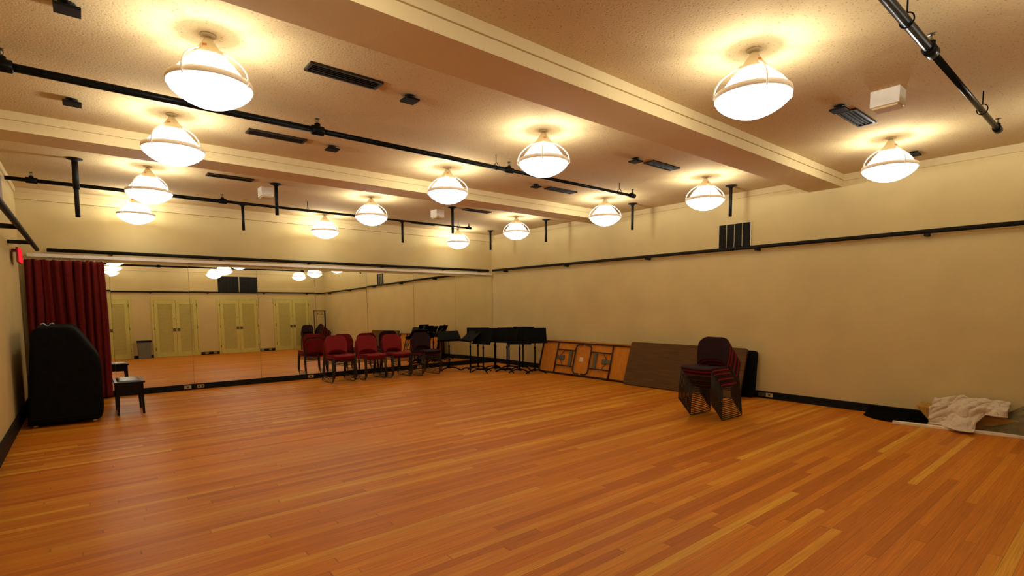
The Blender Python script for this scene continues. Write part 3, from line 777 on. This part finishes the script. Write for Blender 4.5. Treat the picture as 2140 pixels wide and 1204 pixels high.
# black table, nearest the wall
t = table_root('black folding table showing behind the brown table end', -.135, -.075, .69, -5.75, RAD(.6), .012)
bm = BM(); rrect(bm, 1.70, .69, .045, -.03, .03); obj('top_board', bm, 'tableblack', t)
bm = BM(); rrect(bm, 1.706, .696, .047, -.012, .012); obj('edge_band', bm, 'stand', t)
for s in (-1, 1):
    bm = BM(); tube(bm, [(s * .6, -.3, -.042), (s * .6, .3, -.042)], .012, 10); obj('folded_leg', bm, 'stand', t)

# ------------------------------------------------------------------ music stands
def make_stand(tilt, H):
    t = thing('music_stand', '', 'music stand', (0, 0, 0), 0, 'black music stands crowded in the corner')
    bm = BM(); tube(bm, [(0, 0, .07), (0, 0, .50)], .0155, 12); lathe(bm, [(.0155, .50), (.020, .50), (.020, .545), (.010, .55)], n=14); obj('lower_tube', bm, 'stand', t)
    bm = BM(); tube(bm, [(0, 0, .54), (0, 0, H - .16)], .0095, 10); obj('upper_tube', bm, 'stand', t)
    bm = BM(); lathe(bm, [(0, .09), (.026, .09), (.03, .075), (.03, .055), (.02, .045), (0, .045)], n=18); obj('hub', bm, 'stand', t)
    for q in range(3):
        a = RAD(90 + 120 * q); pts = []
        for r, z in ((.02, .066), (.08, .070), (.15, .058), (.21, .032), (.245, .012)): pts.append((r * COS(a), r * SIN(a), z))
        bm = BM(); tube(bm, pts, .011, 8, rs=[.015, .015, .014, .012, .014]); obj('leg', bm, 'stand', t)
    mt = Matrix.Translation((0, 0, H - .16)) @ Matrix.Rotation(tilt, 4, 'X')
    bm = BM(); box(bm, -.245, .245, -.003, .0, -.155, .165, mt); box(bm, -.245, .245, -.055, .0, -.159, -.155, mt); box(bm, -.245, .245, -.058, -.055, -.159, -.145, mt)
    d = obj('desk', bm, 'stand', t)
    bm = BM(); tube(bm, [mt @ Vector((0, .002, 0)), mt @ Vector((0, .03, -.01)), Vector((0, 0, H - .18))], .012, 8)
    tube(bm, [mt @ Vector((-.035, .02, 0)), mt @ Vector((.035, .02, 0))], .01, 8); obj('tilt_clamp', bm, 'chrome', t)
    return t
SP = [make_stand(RAD(-14), .935), make_stand(RAD(-24), .925), make_stand(RAD(-50), .90), make_stand(RAD(-20), .90)]
STANDS = [  # x, y, yaw, proto, label
    (-.66, -2.31, -28, 0, 'black music stand standing closest to the folding tables'),
    (-.84, -2.04, -46, 3, 'black music stand with low desk, second nearest the folding tables'),
    (-.42, -1.66, -62, 0, 'black music stand against the right wall behind the nearest pair'),
    (-.62, -1.42, -30, 1, 'black music stand behind the others, midway along the right wall'),
    (-.98, -1.80, -66, 1, 'black music stand at front middle of the crowded group'),
    (-.86, -1.22, -65, 2, 'black music stand in the middle back of the group, desk tilted flat'),
    (-1.38, -1.50, -78, 3, 'black music stand in front row, its low desk turned toward the chairs'),
    (-1.14, -.98, -40, 1, 'black music stand second from the mirror in the back of the group'),
    (-1.02, -1.46, -35, 1, 'black music stand wedged between front middle and back middle stands'),
    (-1.47, -1.16, -95, 2, 'black music stand with flat tilted desk turned sideways by the mirror'),
    (-1.72, -.72, -15, 2, 'black music stand standing nearest the plum chair stack'),
]
used = set()
for x, y, a, pr_, lab in STANDS:
    if pr_ not in used:
        used.add(pr_); o = SP[pr_]; o.location = (x, y, 0); o.rotation_euler = (0, 0, RAD(a)); o['label'] = lab
    else: dup(SP[pr_], (x, y, 0), RAD(a), lab)

# ------------------------------------------------------------------ heap by the right wall
def hz(x, y, s, k=1): return noise.noise(Vector((x * s, y * s, k)))
bm = BM()
def blackc(u, v):
    y = -8.06 - .78 * u; w = .46 * (SIN(PI * min(1, u * .9 + .12)) ** .6)
    x = -.035 - w * v
    return (x, y, .012 + .075 * (1 - v) ** 1.5 * (1 - .3 * u) + .02 * (1 - v) * abs(hz(x, y, 9)))
o = obj('black_cloth', sheet(bm, blackc, 26, 18, .008), 'cloth'); tag(o, 'black cloth dropped on floor at left of the white sheet', 'cloth')
bm = BM(); mt = Matrix.Translation((-.43, -9.10, .015)) @ Matrix.Rotation(RAD(-80.5), 4, 'Z')
box(bm, -.68, .95, -.038, .038, -.0145, .0145, mt, bev=.003)
o = obj('board_strip', bm, 'board'); tag(o, 'long narrow pale board lying on floor before the white sheet', 'board')
bm = BM(); prism(bm, [(-8.74, .012), (-9.60, .012), (-9.60, .15), (-9.0, .19), (-8.58, .215)], 0, -.30, -.035)
bmesh.ops.bevel(bm, geom=list(bm.edges), offset=.012, segments=2, affect='EDGES', profile=.5)
bmesh.ops.subdivide_edges(bm, edges=list(bm.edges), cuts=4, use_grid_fill=True)
for v in bm.verts: v.co += Vector((.012 * hz(v.co.y, v.co.z, 6), 0, .010 * hz(v.co.x, v.co.y, 7)))
o = obj('foam_block', bm, 'foam'); tag(o, 'ochre foam slab against wall, mostly hidden under the white sheet', 'foam')
def wsheet(u, v):
    # v 0 at the wall, 1 at the front hem
    y = -8.70 - .66 * u - .03 * v
    top = .245 + .115 * min(1, u * 1.25) + .03 * SIN(5 * u)
    prof = [(0, -.045, 1.0), (.30, -.15, .93), (.50, -.30, .80), (.70, -.36, .48), (.86, -.385, .16), (1, -.42, .07)]
    for (a, xa, za), (b, xb, zb) in zip(prof, prof[1:]):
        if v <= b:
            f = (v - a) / (b - a); x = xa + (xb - xa) * f; z = za + (zb - za) * f; break
    z *= top
    lift = max(0, u - .52) * 1.0                                    # the right-hand part stops short and stands off the floor
    z = max(z, .016 + min(.19, lift * .9) * 1.0)
    fold = hz(y * .8, v * 1.3, 5, 2) * .05 + hz(y, v, 13, 5) * .018
    crease = abs(SIN(5.5 * u + 3.6 * v + 1.3 * hz(u, v, 3, 8))) ** .7 - .6
    crease2 = abs(hz(u * 1.4 + v, v - u * .6, 4.5, 11)) ** .6 - .4
    x -= (.06 * crease + .085 * crease2) * min(1, v * 3) * (1 - .3 * v) + .3 * fold * v
    z += fold * (1 - .7 * v) + .045 * crease2 * (1 - v)
    if .2 < u < .62 and v > .72: k_ = (v - .72) * SIN(PI * (u - .2) / .42); y -= k_ * .40; x -= k_ * .75; z -= k_ * .12
    if u < .06 and v < .2: z += .05 * (1 - u / .06) * (1 - v / .2)
    return (min(x, -.035), y, max(.034, z))
o = obj('white_sheet', sheet(BM(), wsheet, 90, 80, .003), 'paper'); tag(o, 'crumpled white sheet draped over the foam by the right wall', 'sheet')
def gr(u, v):
    y = -9.20 - .85 * u; x = -.04 - .36 * v + .03 * SIN(6 * u)
    h_ = .10 + .22 * min(1, u * 2.6) ** 1.1
    z = h_ * (1 - v ** 4.5) * (1 - .25 * v) + .035 * hz(x, y, 6, 3) + .02 * abs(hz(x, y, 11, 4))
    return (x, y, max(.014, z))
o = obj('grey_cloth', sheet(BM(), gr, 40, 26, .006), 'grey'); tag(o, 'olive grey folded cloth at right end of the heap', 'cloth')

# ------------------------------------------------------------------ world, camera, view
w = bpy.data.worlds.new('world'); S.world = w; w.use_nodes = True
w.node_tree.nodes['Background'].inputs['Color'].default_value = (0, 0, 0, 1)

def camera():
    cx_, cy_, yaw, pitch, roll, f, py = -7.7832, -10.2277, .6886, -.0793, -.0054, 1086.0, 724.32
    fw = Vector((SIN(yaw) * COS(pitch), COS(yaw) * COS(pitch), SIN(pitch))); r = Vector((COS(yaw), -SIN(yaw), 0)); u = r.cross(fw)
    r2 = r * COS(roll) + u * SIN(roll); u2 = -r * SIN(roll) + u * COS(roll)
    cam = bpy.data.cameras.new('camera'); o = bpy.data.objects.new('camera', cam); COL.objects.link(o)
    m = Matrix((r2, u2, -fw)).transposed().to_4x4(); m.translation = (cx_, cy_, 1.4)
    o.matrix_world = m
    cam.sensor_fit = 'HORIZONTAL'; cam.sensor_width = 36; cam.lens = f * 36 / 2140; cam.shift_y = (py - 602) / 2140
    cam.clip_start = .02; cam.clip_end = 100
    S.camera = o
camera()
S.view_settings.view_transform = 'Standard'; S.view_settings.look = 'None'; S.view_settings.gamma = 1
S.view_settings.exposure = 0.0
S.cycles.max_bounces = 14; S.cycles.diffuse_bounces = 7; S.cycles.glossy_bounces = 5
S.cycles.sample_clamp_indirect = 25
S.cycles.use_denoising = True
